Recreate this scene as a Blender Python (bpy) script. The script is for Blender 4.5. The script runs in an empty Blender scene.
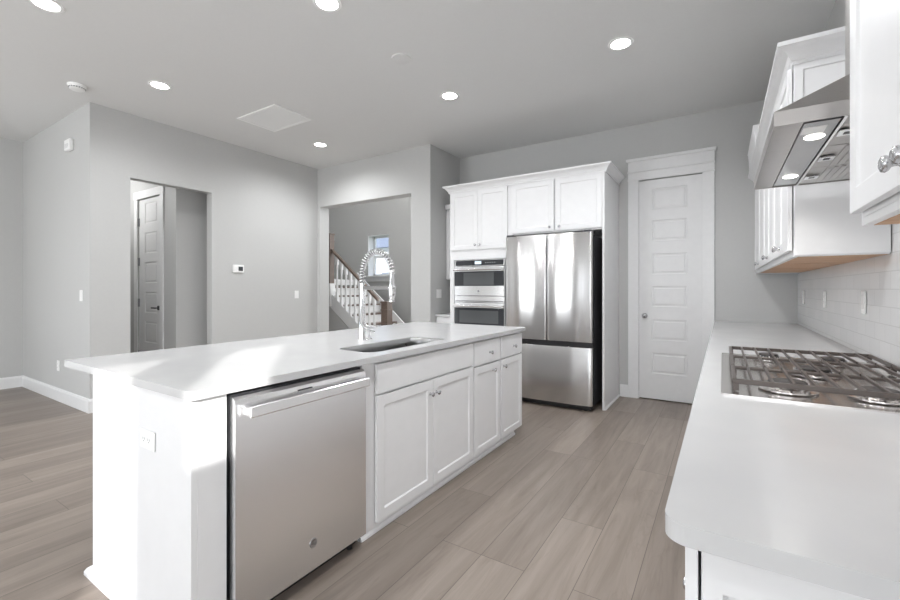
import bpy, bmesh, math, random
from mathutils import Vector, Matrix
random.seed(4)
PI = math.pi
sc = bpy.context.scene
C = bpy.context.collection

# ------------------------------------------------------------------ camera
cam_d = bpy.data.cameras.new('camera')
cam = bpy.data.objects.new('camera', cam_d); C.objects.link(cam)
cam.location = (0, 0, 1.25)
cam.rotation_euler = (PI / 2, 0, 0.56846)
cam_d.sensor_width = 36.0
cam_d.lens = 427.0 / 900 * 36
cam_d.shift_y = -11.2 / 900
cam_d.clip_start = 0.02
sc.camera = cam

# ------------------------------------------------------------------ light
sc.view_settings.view_transform = 'Standard'
sc.view_settings.look = 'None'
sc.view_settings.gamma = 1.0
sc.view_settings.exposure = 0.85
sc.view_settings.use_curve_mapping = False

w = bpy.data.worlds.new('sky'); sc.world = w; w.use_nodes = True
wn = w.node_tree.nodes; wl = w.node_tree.links
bg = wn['Background']
tcw = wn.new('ShaderNodeTexCoord'); sep = wn.new('ShaderNodeSeparateXYZ')
wr = wn.new('ShaderNodeValToRGB')
wr.color_ramp.elements[0].position = 0.0; wr.color_ramp.elements[0].color = (0.90, 0.94, 1.0, 1)
wr.color_ramp.elements[1].position = 0.5; wr.color_ramp.elements[1].color = (0.50, 0.68, 1.0, 1)
wl.new(tcw.outputs['Generated'], sep.inputs[0]); wl.new(sep.outputs[2], wr.inputs[0])
wl.new(wr.outputs[0], bg.inputs[0]); bg.inputs[1].default_value = 1.1

sun_d = bpy.data.lights.new('sun', 'SUN'); sun = bpy.data.objects.new('sun', sun_d); C.objects.link(sun)
sun_d.energy = 4.2; sun_d.angle = math.radians(0.9); sun_d.color = (1.0, 0.985, 0.96)
sun.rotation_euler = Vector((-.77, .64, -.374)).to_track_quat('-Z', 'Y').to_euler()

def area(name, loc, direction, sx, sy, energy, color=(1, 1, 1), spread=180):
    d = bpy.data.lights.new(name, 'AREA'); d.shape = 'RECTANGLE'; d.size = sx; d.size_y = sy
    d.energy = energy; d.color = color; d.spread = math.radians(spread)
    o = bpy.data.objects.new(name, d); C.objects.link(o); o.location = loc
    o.rotation_euler = Vector(direction).to_track_quat('-Z', 'Z').to_euler()
    return o
DAY = (0.955, 0.98, 1.0)
# daylight through the glazed rear wall, the windows of the living side; right and foyer lamps are added fill
for px in (-5.16, -4.49): area('daylight_rear', (px, -3.93, 1.32), (0, 1, .2), .58, 2.4, 30, DAY)
area('daylight_rear', (-1.2, -3.93, 1.5), (0, 1, .15), 2.0, 1.7, 9, DAY)
area('daylight_left', (-7.50, -1.6, 1.5), (1, 0, .2), 2.6, 1.9, 16, DAY)
area('added_fill_right', (.60, -2.9, 1.2), (-1, .3, .05), 1.5, 2.1, 66, DAY)  # fill lamp added inside the side door to brighten the island fronts
area('added_fill_foyer', (-4.3, 7.5, 2.6), (-.3, -1, 0), 1.4, 3.6, 70, DAY)  # fill lamp added before a solid wall to brighten the foyer

# ------------------------------------------------------------------ materials
def mat(name, color, rough=0.5, metal=0.0, spec=0.5, emit=None, estr=0, coat=0):
    m = bpy.data.materials.new(name); m.use_nodes = True
    b = m.node_tree.nodes['Principled BSDF']
    b.inputs['Base Color'].default_value = (*color, 1)
    b.inputs['Roughness'].default_value = rough
    b.inputs['Metallic'].default_value = metal
    b.inputs['Specular IOR Level'].default_value = spec
    if coat: b.inputs['Coat Weight'].default_value = coat
    if emit:
        b.inputs['Emission Color'].default_value = (*emit, 1); b.inputs['Emission Strength'].default_value = estr
    return m
def nd(m, t): return m.node_tree.nodes.new(t)
def lk(m, a, b): m.node_tree.links.new(a, b)
def bs(m): return m.node_tree.nodes['Principled BSDF']
def coords(m, scale=(1, 1, 1), rot=(0, 0, 0), loc=(0, 0, 0)):
    tc = nd(m, 'ShaderNodeTexCoord'); mp = nd(m, 'ShaderNodeMapping')
    mp.inputs['Scale'].default_value = scale; mp.inputs['Rotation'].default_value = rot; mp.inputs['Location'].default_value = loc
    lk(m, tc.outputs['Object'], mp.inputs[0]); return mp
def mottled(name, c0, c1, scale, rough, bump=0.0, spec=0.5, stretch=(1, 1, 1)):
    m = mat(name, c0, rough, spec=spec); mp = coords(m, stretch)
    n = nd(m, 'ShaderNodeTexNoise'); n.inputs['Scale'].default_value = scale; n.inputs['Detail'].default_value = 5
    r = nd(m, 'ShaderNodeValToRGB'); r.color_ramp.elements[0].position = .35; r.color_ramp.elements[1].position = .7
    r.color_ramp.elements[0].color = (*c0, 1); r.color_ramp.elements[1].color = (*c1, 1)
    lk(m, mp.outputs[0], n.inputs[0]); lk(m, n.outputs[0], r.inputs[0]); lk(m, r.outputs[0], bs(m).inputs['Base Color'])
    if bump:
        b = nd(m, 'ShaderNodeBump'); b.inputs['Strength'].default_value = bump; b.inputs['Distance'].default_value = .002
        lk(m, n.outputs[0], b.inputs['Height']); lk(m, b.outputs[0], bs(m).inputs['Normal'])
    return m
WALL = mottled('wall_paint', (.54, .54, .532), (.55, .55, .542), 40, .55, .04, .3)
CEIL = mottled('ceiling_paint', (.74, .74, .732), (.75, .75, .742), 50, .8, .03, .2)
TRIM = mottled('trim_paint', (.80, .80, .80), (.82, .82, .82), 20, .35)
CAB = mottled('cabinet_paint', (.82, .82, .825), (.84, .84, .845), 12, .32)
DOORP = mottled('door_paint', (.78, .78, .78), (.80, .80, .80), 15, .35)
QUARTZ = mottled('white_quartz', (.60, .60, .60), (.57, .57, .575), 5, .2, 0, .5)
BLACK = mat('black_plastic', (.015, .015, .016), .4)
DARKGREY = mat('dark_grey_metal', (.06, .06, .065), .45, .3)
CHROME = mat('polished_chrome', (.86, .86, .87), .09, 1)
NICKEL = mat('satin_nickel', (.55, .55, .56), .25, 1)
PLATE = mat('white_plastic', (.90, .90, .89), .4)
PLATEG = mat('grey_screen', (.06, .065, .07), .2)
WOODR = mottled('stained_rail_wood', (.105, .075, .062), (.18, .13, .10), 18, .4, stretch=(1, 6, 6))
IRON = mat('cast_iron_grate', (.105, .088, .08), .38, .35)
IRON2 = mat('burner_cap', (.05, .045, .043), .5, .2)
OVGLASS = mat('oven_glass', (.035, .037, .042), .06, 0, .8)
SLOT = mat('slot_shadow_black', (.05, .05, .05), .6)
LAMP = mat('lamp_lens', (.9, .9, .9), .4, emit=(1, .98, .95), estr=9)
HLAMP = mat('hood_lamp_lens', (.9, .9, .9), .4, emit=(1, .96, .9), estr=6)
DISP = mat('oven_display', (.1, .12, .14), .2, emit=(.75, .88, 1), estr=.7)
LOGO = mat('badge_grey', (.28, .28, .29), .35, .8)
OUTG = mottled('lawn', (.20, .26, .13), (.30, .33, .2), 3, .9)
HOUSEW = mat('house_siding_white', (.82, .83, .85), .7)
ROOFM = mat('house_shingles', (.22, .25, .33), .9)

def steel(name, col, rough, aniso_axis_scale=(6, 6, 200), rvar=.06, metal=1.0, bump=.0, aniso=0):
    m = mat(name, col, rough, metal); mp = coords(m, aniso_axis_scale)
    n = nd(m, 'ShaderNodeTexNoise'); n.inputs['Scale'].default_value = 1; n.inputs['Detail'].default_value = 3
    r = nd(m, 'ShaderNodeMapRange'); r.inputs[3].default_value = rough - rvar; r.inputs[4].default_value = rough + rvar
    lk(m, mp.outputs[0], n.inputs[0]); lk(m, n.outputs[0], r.inputs[0]); lk(m, r.outputs[0], bs(m).inputs['Roughness'])
    if aniso:
        tg = nd(m, 'ShaderNodeTangent'); tg.direction_type = 'RADIAL'; tg.axis = 'Z'
        lk(m, tg.outputs[0], bs(m).inputs['Tangent']); bs(m).inputs['Anisotropic'].default_value = aniso; bs(m).inputs['Anisotropic Rotation'].default_value = .25
    if bump:
        b = nd(m, 'ShaderNodeBump'); b.inputs['Strength'].default_value = bump; b.inputs['Distance'].default_value = .001
        lk(m, n.outputs[0], b.inputs['Height']); lk(m, b.outputs[0], bs(m).inputs['Normal'])
    return m
STEEL = steel('brushed_steel', (.90, .90, .905), .25, rvar=.015, aniso_axis_scale=(6, 6, 220), bump=.0, aniso=.7)
STEELF = steel('fridge_steel', (.66, .655, .65), .24, (6, 6, 260), .03, aniso=.85)
STEELH = steel('hood_steel', (.50, .48, .465), .3, (120, 10, 10))
STEELS = steel('sink_steel', (.42, .42, .42), .3, (200, 10, 10))
STEELC = steel('cooktop_steel', (.78, .75, .73), .22, (120, 4, 4))

def glassm(name, tint=(1, 1, 1), gl=.08):
    m = bpy.data.materials.new(name); m.use_nodes = True; t = m.node_tree
    for n in list(t.nodes):
        if n.type != 'OUTPUT_MATERIAL': t.nodes.remove(n)
    out = [n for n in t.nodes][0]
    tr = t.nodes.new('ShaderNodeBsdfTransparent'); g = t.nodes.new('ShaderNodeBsdfGlossy'); mx = t.nodes.new('ShaderNodeMixShader')
    tr.inputs[0].default_value = (*tint, 1); g.inputs['Roughness'].default_value = .02; mx.inputs[0].default_value = gl
    t.links.new(tr.outputs[0], mx.inputs[1]); t.links.new(g.outputs[0], mx.inputs[2]); t.links.new(mx.outputs[0], out.inputs[0])
    return m
GLASS = glassm('window_glass')

# plank floor, boards running along Y
FLOOR = mat('plank_floor', (.33, .29, .25), .38)
mp = coords(FLOOR, (1, 1, 1), (0, 0, PI / 2), (0.35, 0.093, 0))
br = nd(FLOOR, 'ShaderNodeTexBrick'); br.offset = .37; br.offset_frequency = 3
br.inputs['Scale'].default_value = 1; br.inputs['Brick Width'].default_value = 1.42; br.inputs['Row Height'].default_value = .216
br.inputs['Mortar Size'].default_value = .0016; br.inputs['Mortar Smooth'].default_value = .3
br.inputs['Color1'].default_value = (.226, .187, .159, 1); br.inputs['Color2'].default_value = (.296, .248, .212, 1)
br.inputs['Mortar'].default_value = (.11, .09, .075, 1)
lk(FLOOR, mp.outputs[0], br.inputs[0])
vm = nd(FLOOR, 'ShaderNodeVectorMath'); vm.operation = 'MULTIPLY'; vm.inputs[1].default_value = (.8, 9, 1)
ad = nd(FLOOR, 'ShaderNodeVectorMath'); ad.operation = 'ADD'
sc3 = nd(FLOOR, 'ShaderNodeVectorMath'); sc3.operation = 'SCALE'; sc3.inputs['Scale'].default_value = 40
lk(FLOOR, br.outputs[0], sc3.inputs[0]); lk(FLOOR, mp.outputs[0], vm.inputs[0]); lk(FLOOR, vm.outputs[0], ad.inputs[0]); lk(FLOOR, sc3.outputs[0], ad.inputs[1])
gn = nd(FLOOR, 'ShaderNodeTexNoise'); gn.inputs['Scale'].default_value = 1.6; gn.inputs['Detail'].default_value = 7; gn.inputs['Roughness'].default_value = .62; gn.inputs['Distortion'].default_value = .6
lk(FLOOR, ad.outputs[0], gn.inputs[0])
gr = nd(FLOOR, 'ShaderNodeValToRGB'); gr.color_ramp.elements[0].position = .30; gr.color_ramp.elements[1].position = .68
gr.color_ramp.elements[0].color = (.76, .75, .74, 1); gr.color_ramp.elements[1].color = (1.10, 1.10, 1.10, 1)
lk(FLOOR, gn.outputs[0], gr.inputs[0])
mx = nd(FLOOR, 'ShaderNodeMix'); mx.data_type = 'RGBA'; mx.blend_type = 'MULTIPLY'; mx.inputs[0].default_value = 1
lk(FLOOR, br.outputs[0], mx.inputs[6]); lk(FLOOR, gr.outputs[0], mx.inputs[7]); lk(FLOOR, mx.outputs[2], bs(FLOOR).inputs['Base Color'])
vn = nd(FLOOR, 'ShaderNodeTexNoise'); vn.inputs['Scale'].default_value = .9; vn.inputs['Detail'].default_value = 5; vn.inputs['Distortion'].default_value = 1.6
lk(FLOOR, ad.outputs[0], vn.inputs[0])
vr = nd(FLOOR, 'ShaderNodeValToRGB'); e = vr.color_ramp.elements
e[0].position = .475; e[0].color = (1, 1, 1, 1); e[1].position = .525; e[1].color = (1, 1, 1, 1)
e2 = e.new(.50); e2.color = (.72, .69, .67, 1)
lk(FLOOR, vn.outputs[0], vr.inputs[0])
mx2 = nd(FLOOR, 'ShaderNodeMix'); mx2.data_type = 'RGBA'; mx2.blend_type = 'MULTIPLY'; mx2.inputs[0].default_value = .3
lk(FLOOR, mx.outputs[2], mx2.inputs[6]); lk(FLOOR, vr.outputs[0], mx2.inputs[7]); lk(FLOOR, mx2.outputs[2], bs(FLOOR).inputs['Base Color'])
bp = nd(FLOOR, 'ShaderNodeBump'); bp.inputs['Strength'].default_value = .25; bp.inputs['Distance'].default_value = .002
lk(FLOOR, br.outputs[1], bp.inputs['Height']); bp.invert = True; lk(FLOOR, bp.outputs[0], bs(FLOOR).inputs['Normal'])

# white glazed wall tile (on the x = const wall)
TILE = mat('white_glazed_tile', (.80, .80, .80), .12)
tct = nd(TILE, 'ShaderNodeTexCoord'); spt = nd(TILE, 'ShaderNodeSeparateXYZ'); cmt = nd(TILE, 'ShaderNodeCombineXYZ')
lk(TILE, tct.outputs['Object'], spt.inputs[0]); lk(TILE, spt.outputs[1], cmt.inputs[0]); lk(TILE, spt.outputs[2], cmt.inputs[1])
bt = nd(TILE, 'ShaderNodeTexBrick'); bt.inputs['Scale'].default_value = 1; bt.inputs['Brick Width'].default_value = .155; bt.inputs['Row Height'].default_value = .078
bt.inputs['Mortar Size'].default_value = .0018; bt.inputs['Color1'].default_value = (.80, .80, .80, 1); bt.inputs['Color2'].default_value = (.76, .765, .77, 1); bt.inputs['Mortar'].default_value = (.66, .66, .66, 1)
lk(TILE, cmt.outputs[0], bt.inputs[0]); lk(TILE, bt.outputs[0], bs(TILE).inputs['Base Color'])
bb = nd(TILE, 'ShaderNodeBump'); bb.invert = True; bb.inputs['Strength'].default_value = .5; bb.inputs['Distance'].default_value = .002
lk(TILE, bt.outputs[1], bb.inputs['Height']); lk(TILE, bb.outputs[0], bs(TILE).inputs['Normal'])

# birch plywood underside
PLY = mottled('birch_plywood', (.50, .27, .14), (.66, .42, .25), 3, .5, stretch=(14, 1, 1))

# ------------------------------------------------------------------ mesh helpers
class MB:
    def __init__(s): s.bm = bmesh.new()
    def box(s, x0, x1, y0, y1, z0, z1, bev=0, seg=1, M=None):
        b = bmesh.new(); bmesh.ops.create_cube(b, size=1)
        bmesh.ops.scale(b, vec=(abs(x1 - x0), abs(y1 - y0), abs(z1 - z0)), verts=b.verts)
        bmesh.ops.translate(b, vec=((x0 + x1) / 2, (y0 + y1) / 2, (z0 + z1) / 2), verts=b.verts)
        if bev: bmesh.ops.bevel(b, geom=b.edges[:], offset=bev, segments=seg, profile=.5, affect='EDGES')
        s.merge(b, M); return s
    def merge(s, b, M=None):
        if M is not None: bmesh.ops.transform(b, matrix=M, verts=b.verts)
        me = bpy.data.meshes.new('tmp'); b.to_mesh(me); b.free(); s.bm.from_mesh(me); bpy.data.meshes.remove(me)
    def cyl(s, p0, p1, r, seg=24, r2=None, M=None):
        p0, p1 = Vector(p0), Vector(p1); d = p1 - p0
        b = bmesh.new(); bmesh.ops.create_cone(b, cap_ends=True, segments=seg, radius1=r, radius2=r if r2 is None else r2, depth=d.length)
        bmesh.ops.transform(b, matrix=Matrix.Translation((p0 + p1) / 2) @ d.to_track_quat('Z', 'Y').to_matrix().to_4x4(), verts=b.verts)
        s.merge(b, M); return s
    def lathe(s, prof, p0, axis=(0, 0, 1), seg=28):
        """prof: (radius, height) pairs along axis from p0"""
        R = Vector(axis).to_track_quat('Z', 'Y').to_matrix().to_4x4(); R.translation = Vector(p0)
        b = bmesh.new(); rings = []
        for r, h in prof:
            if r < 1e-6: rings.append([b.verts.new((0, 0, h))])
            else: rings.append([b.verts.new((r * math.cos(2 * PI * i / seg), r * math.sin(2 * PI * i / seg), h)) for i in range(seg)])
        for A, B in zip(rings, rings[1:]):
            for i in range(seg):
                j = (i + 1) % seg
                if len(A) == 1 and len(B) == 1: continue
                if len(A) == 1: b.faces.new((A[0], B[i], B[j]))
                elif len(B) == 1: b.faces.new((A[i], A[j], B[0]))
                else: b.faces.new((A[i], A[j], B[j], B[i]))
        bmesh.ops.recalc_face_normals(b, faces=b.faces)
        s.merge(b, R); return s
    def tube(s, pts, r, seg=10, closed=False):
        pts = [Vector(p) for p in pts]; b = bmesh.new(); rings = []; n = len(pts)
        up = None
        for i, p in enumerate(pts):
            t = (pts[min(i + 1, n - 1)] - pts[max(i - 1, 0)]).normalized()
            if up is None:
                up = Vector((0, 0, 1)) if abs(t.z) < .9 else Vector((0, 1, 0))
            side = t.cross(up).normalized(); up = side.cross(t).normalized()
            rr = r[i] if isinstance(r, (list, tuple)) else r
            rings.append([b.verts.new(p + rr * (math.cos(2 * PI * k / seg) * side + math.sin(2 * PI * k / seg) * up)) for k in range(seg)])
        for A, B in zip(rings, rings[1:]):
            for k in range(seg): b.faces.new((A[k], A[(k + 1) % seg], B[(k + 1) % seg], B[k]))
        b.faces.new(rings[0]); b.faces.new(rings[-1])
        bmesh.ops.recalc_face_normals(b, faces=b.faces); s.merge(b); return s
    def prism(s, poly, axis, a, c):
        """poly: 2-D points in the plane normal to axis, extruded from a to c"""
        def pt(u, v, t): return {'x': (t, u, v), 'y': (u, t, v), 'z': (u, v, t)}[axis]
        b = bmesh.new(); A = [b.verts.new(pt(u, v, a)) for u, v in poly]; B = [b.verts.new(pt(u, v, c)) for u, v in poly]
        b.faces.new(A); b.faces.new(B[::-1]); n = len(poly)
        for i in range(n): b.faces.new((A[i], B[i], B[(i + 1) % n], A[(i + 1) % n]))
        bmesh.ops.recalc_face_normals(b, faces=b.faces); s.merge(b); return s
    def hull(s, verts, faces):
        b = bmesh.new(); V = [b.verts.new(v) for v in verts]
        for f in faces: b.faces.new([V[i] for i in f])
        bmesh.ops.recalc_face_normals(b, faces=b.faces); s.merge(b); return s
    def sweep(s, path, prof):
        """mitred moulding: path of (x, y) walked with the outside on its right, prof closed list of (out, z)"""
        P = [Vector(p) for p in path]; n = len(P); rings = []; b = bmesh.new()
        for i, p in enumerate(P):
            ds = []
            if i > 0: ds.append((P[i] - P[i - 1]).normalized())
            if i < n - 1: ds.append((P[i + 1] - P[i]).normalized())
            ns = [Vector((d.y, -d.x)) for d in ds]
            m = ns[0] if len(ns) == 1 else (ns[0] + ns[1]) / (1 + ns[0].dot(ns[1]))
            rings.append([b.verts.new((p.x + m.x * o, p.y + m.y * o, z)) for o, z in prof])
        k = len(prof)
        for A, B in zip(rings, rings[1:]):
            for i in range(k): b.faces.new((A[i], A[(i + 1) % k], B[(i + 1) % k], B[i]))
        b.faces.new(rings[0]); b.faces.new(rings[-1][::-1])
        bmesh.ops.recalc_face_normals(b, faces=b.faces); s.merge(b); return s
    def panel(s, x0, x1, z0, z1, yf, t, cells, fr=.05, deep=.008, raised=False, bead=.008):
        """board facing -Y, front at yf, thickness t; cells = (x0,x1,z0,z1) recessed fields"""
        xs = sorted({round(v, 5) for c in cells for v in c[:2]} | {round(x0, 5), round(x1, 5)})
        zs = sorted({round(v, 5) for c in cells for v in c[2:]} | {round(z0, 5), round(z1, 5)})
        b = bmesh.new(); G = [[b.verts.new((x, yf, z)) for z in zs] for x in xs]; pf = []
        for i in range(len(xs) - 1):
            for j in range(len(zs) - 1):
                f = b.faces.new((G[i][j], G[i + 1][j], G[i + 1][j + 1], G[i][j + 1]))
                cx, cz = (xs[i] + xs[i + 1]) / 2, (zs[j] + zs[j + 1]) / 2
                if any(c[0] < cx < c[1] and c[2] < cz < c[3] for c in cells): pf.append(f)
        ext = bmesh.ops.extrude_edge_only(b, edges=[e for e in b.edges if e.is_boundary])
        vs = [v for v in ext['geom'] if isinstance(v, bmesh.types.BMVert)]
        for v in vs: v.co.y = yf + t
        bmesh.ops.contextual_create(b, geom=[e for e in b.edges if e.is_boundary])
        if pf:
            bmesh.ops.inset_individual(b, faces=pf, thickness=bead, depth=-deep)
            if raised: bmesh.ops.inset_individual(b, faces=pf, thickness=.022, depth=0); bmesh.ops.inset_individual(b, faces=pf, thickness=.012, depth=deep * .7)
        s.merge(b); return s
    def build(s, name, m, parent=None, smooth=False, bevel=0, loc=None, rz=0):
        bmesh.ops.recalc_face_normals(s.bm, faces=s.bm.faces)
        me = bpy.data.meshes.new(name); s.bm.to_mesh(me); s.bm.free()
        me.materials.append(m)
        if smooth:
            for p in me.polygons: p.use_smooth = True
        o = bpy.data.objects.new(name, me); C.objects.link(o)
        if smooth == 'auto':
            md = o.modifiers.new('n', 'EDGE_SPLIT'); md.split_angle = math.radians(35)
        if bevel:
            md = o.modifiers.new('bevel', 'BEVEL'); md.width = bevel; md.segments = 2; md.limit_method = 'ANGLE'; md.angle_limit = math.radians(40)
        if parent: o.parent = parent
        if loc: o.location = loc
        if rz: o.rotation_euler.z = rz
        return o
def tag(o, label, cat, group=None, kind=None):
    o['label'] = label; o['category'] = cat
    if group: o['group'] = group
    if kind: o['kind'] = kind
    return o
def thing(name, label, cat, loc=(0, 0, 0), rz=0, group=None):
    o = bpy.data.objects.new(name, None); C.objects.link(o); o.location = loc; o.rotation_euler.z = rz
    o.empty_display_size = .1
    return tag(o, label, cat, group)
def struct(name, mb, m, **k):
    o = mb.build(name, m, **k); o['kind'] = 'structure'; return o
def dup(root, loc=None, rz=None, label=None):
    r = root.copy(); C.objects.link(r)
    if loc: r.location = loc
    if rz is not None: r.rotation_euler.z = rz
    if label: r['label'] = label
    def rec(src, dst):
        for ch in list(src.children):
            c = ch.copy(); C.objects.link(c); c.parent = dst; rec(ch, c)
    rec(root, r)
    return r

H = 3.13
# ------------------------------------------------------------------ room shell
struct('floor', MB().box(-10.2, .75, -4.12, 8.1, -.08, 0), FLOOR)
struct('ceiling', MB().box(-10.2, .75, -4.12, 4.62, H, H + .1).box(-3.36, .75, 4.62, 5.45, H, H + .1).box(-10.2, -3.2, 4.6, 7.9, 5.6, 5.7), CEIL)
HF = 5.6
struct('wall_foyer_upper', MB().box(-10.1, -3.2, 4.62, 4.715, H, HF).box(-3.36, -3.2, 4.715, 7.6, H, HF), WALL)
m = MB(); m.box(-3.2, -.81, 5.27, 5.45, 0, H); m.box(-.81, -.18, 5.27, 5.45, 2.485, H); m.box(-.18, .62, 5.27, 5.45, 0, H); m.box(-.81, -.18, 5.40, 5.45, 0, 2.485)
struct('wall_back', m, WALL)
# right wall with its two side windows behind the camera
m = MB(); ws = [(-1.80, -1.38, 1.30, 2.36), (-1.15, -.73, 1.68, 2.36)]
m.box(.62, .75, -4.0, -3.70, 0, H); m.box(.62, .75, -2.10, -1.80, 0, H); m.box(.62, .75, -3.70, -2.10, 2.30, H); m.box(.62, .75, -1.38, -1.15, 0, H); m.box(.62, .75, -.73, 5.45, 0, H)
for a, b, z0, z1 in ws: m.box(.62, .75, a, b, 0, z0); m.box(.62, .75, a, b, z1, H)
struct('wall_right', m, WALL)
for k, (a, b, z0, z1) in enumerate(ws):
    struct('window_%d' % (k + 2), MB().box(.70, .706, a, b, z0, z1), GLASS)
g = struct('added_door_3', MB().box(.70, .706, -3.70, -2.10, .05, 2.30), GLASS)  # unseen glazed side door, added to bring light onto the island fronts
f = MB()
for y in (-3.66, -2.9, -2.14): f.box(.67, .73, y - .04, y + .04, .0, 2.30)
f.box(.67, .73, -3.62, -2.18, 0, .12); f.box(.67, .73, -3.62, -2.18, 2.20, 2.30); f.build('door_frame', TRIM, g)
# rear wall (behind the camera) with patio glazing and a window
m = MB(); ro = [(-5.5, -4.15, .1, 2.55), (-2.2, -.2, .65, 2.35)]
m.box(-7.68, -5.5, -4.12, -4, 0, H); m.box(-4.15, -2.2, -4.12, -4, 0, H); m.box(-.2, .75, -4.12, -4, 0, H)
for a, b, z0, z1 in ro: m.box(a, b, -4.12, -4, 0, z0); m.box(a, b, -4.12, -4, z1, H)
struct('wall_rear', m, WALL)
for k, (a, b, z0, z1) in enumerate(ro):
    f = MB(); n = 2
    for i in range(n + 1):
        x = a + (b - a) * i / n; f.box(x - .03, x + .03, -4.08, -4.02, z0, z1)
    f.box(a, b, -4.08, -4.02, z0, z0 + .06); f.box(a, b, -4.08, -4.02, z1 - .06, z1)
    g = struct('window_%d' % (k + 4), MB().box(a, b, -4.055, -4.05, z0, z1), GLASS)
    f.build('window_frame', TRIM, g)
# left side
m = MB(); m.box(-7.68, -7.56, -4, -2.9, 0, H); m.box(-7.68, -7.56, -.3, 1.79, 0, H); m.box(-7.68, -7.56, -2.9, -.3, 0, .55); m.box(-7.68, -7.56, -2.9, -.3, 2.45, H)
struct('wall_far_left', m, WALL)
g = struct('window_6', MB().box(-7.63, -7.624, -2.9, -.3, .55, 2.45), GLASS)
f = MB()
for y in (-2.87, -1.6, -.33): f.box(-7.66, -7.60, y - .03, y + .03, .55, 2.45)
f.box(-7.66, -7.60, -2.9, -.3, .55, .61); f.box(-7.66, -7.60, -2.9, -.3, 2.39, 2.45); f.build('window_frame', TRIM, g)
struct('wall_return', MB().box(-7.56, -5.49, 1.67, 1.79, 0, H), WALL)
m = MB(); m.box(-5.49, -5.37, 1.67, 2.02, 0, H); m.box(-5.49, -5.37, 2.89, 4.535, 0, H); m.box(-5.49, -5.37, 2.02, 2.89, 2.447, H)
struct('wall_left', m, WALL)
# wall with the cased-free opening to the foyer, and the pier beside the ovens
m = MB(); m.box(-5.49, -5.31, 4.535, 4.715, 0, H); m.box(-5.31, -3.516, 4.535, 4.715, 2.53, H); m.box(-3.516, -3.2, 4.535, 4.715, 0, H); m.box(-3.36, -3.2, 4.715, 5.45, 0, H)
struct('wall_foyer', m, WALL)
# foyer
m = MB(); wx0, wx1, wz0, wz1 = -7.197, -6.537, 1.56, 2.525
m.box(-10.1, wx0, 7.6, 7.88, 0, HF); m.box(wx1, -3.2, 7.6, 7.88, 0, HF); m.box(wx0, wx1, 7.6, 7.88, 0, wz0); m.box(wx0, wx1, 7.6, 7.88, wz1, HF)
struct('wall_front', m, WALL)
struct('wall_foyer_right', MB().box(-3.36, -3.2, 5.45, 7.6, 0, H), WALL)
struct('wall_foyer_left', MB().box(-10.1, -10.0, 4.715, 7.6, 0, HF), WALL)
# little hall behind the left opening
m = MB(); m.box(-7.6, -6.77, 2.638, 2.75, 0, H); m.box(-6.12, -5.724, 2.638, 2.75, 0, H); m.box(-6.77, -6.12, 2.638, 2.75, 2.47, H)
m.box(-5.84, -5.724, 2.75, 4.715, 0, H); m.box(-7.6, -7.5, 1.79, 2.75, 0, H); m.box(-5.724, -5.49, 4.5, 4.715, 0, H); m.box(-10.1, -5.49, 4.6, 4.715, 0, H)
struct('wall_hall', m, WALL)

BBP = [(0, 0), (.016, 0), (.016, .115), (.010, .135), (.003, .14), (0, .14)]
def baseboard(name, path): struct(name, MB().sweep(path, BBP), TRIM)
baseboard('baseboard_left', [(-5.37, 2.89), (-5.37, 4.535)])
baseboard('baseboard_left_near', [(-7.56, -4), (-7.56, 1.67), (-5.37, 1.67), (-5.37, 2.02)])
baseboard('baseboard_back', [(-1.008, 5.27), (-.922, 5.27)])
baseboard('baseboard_foyer', [(-3.516, 4.535), (-3.2, 4.535), (-3.2, 4.63)])
baseboard('baseboard_front', [(-4.4, 7.6), (-3.4, 7.6)])
baseboard('baseboard_hall', [(-6.02, 2.638), (-5.724, 2.638), (-5.724, 4.4)])
baseboard('baseboard_rear', [(-5.65, -4), (-7.54, -4)])

# ------------------------------------------------------------------ knobs, hinges
def knob(parent, x, z, yf, r=.015, name='knob'):
    pr = [(0, .030), (r * .55, .0295), (r * .9, .027), (r, .022), (r * .85, .018), (r * .42, .014), (r * .36, .006), (r * .6, .002), (r * .6, 0)]
    return MB().lathe(pr, (x, yf, z), (0, -1, 0), 20).build(name, NICKEL, parent, smooth=True)
def shaker(parent, x0, x1, z0, z1, yf=-.0225, t=.0185, fr=.055, name='door', kn=None, flat=False, g=.0015, m=CAB):
    cells = [] if flat else [(x0 + fr, x1 - fr, z0 + fr, z1 - fr)]
    o = MB().panel(x0 + g, x1 - g, z0 + g, z1 - g, yf, t - .0005, cells, deep=.007, bead=.009).build(name, m, parent, bevel=.0015)
    if kn: 
        for (kx, kz) in kn: knob(o, kx, kz, yf)
    return o

# ------------------------------------------------------------------ island (fronts face +X, built in local frame: x = along +Y, front at local y = 0)
IX = -1.495; R90 = PI / 2
IB = .625        # cabinet depth in the island
ISL = thing('kitchen_island_surround', 'white painted island end and back panelling with base moulding, beside dishwasher', 'kitchen island', (IX, .735, 0), R90)
# local: x = world y - .735 ; y = -(world x) + IX
m = MB().panel(0, .835, .0, .884, 0, .02, [])   # placeholder board, rotated below
m.bm.free(); m.bm = bmesh.new()
m.box(0, .02, 0.0, .835, 0, .884)
m.build('end_panel', CAB, ISL, bevel=.0015)
MB().box(.02, .122, .0, .60, 0, .884).build('filler_strip', CAB, ISL, bevel=.0015)
MB().box(.122, 2.745, .815, .835, 0, .884).build('back_panel', CAB, ISL, bevel=.0015)
MB().box(.122, 2.745, .64, .815, .05, .86).build('back_frame', CAB, ISL)
m = MB(); pr = [(0, 0), (.024, 0), (.024, .014), (.016, .028), (.004, .036), (0, .036)]
m.sweep([(.128, 0.0), (0, 0.0), (0, .835), (2.745, .835), (2.745, .66)][::-1], pr)
m.build('base_moulding', CAB, ISL)

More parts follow.
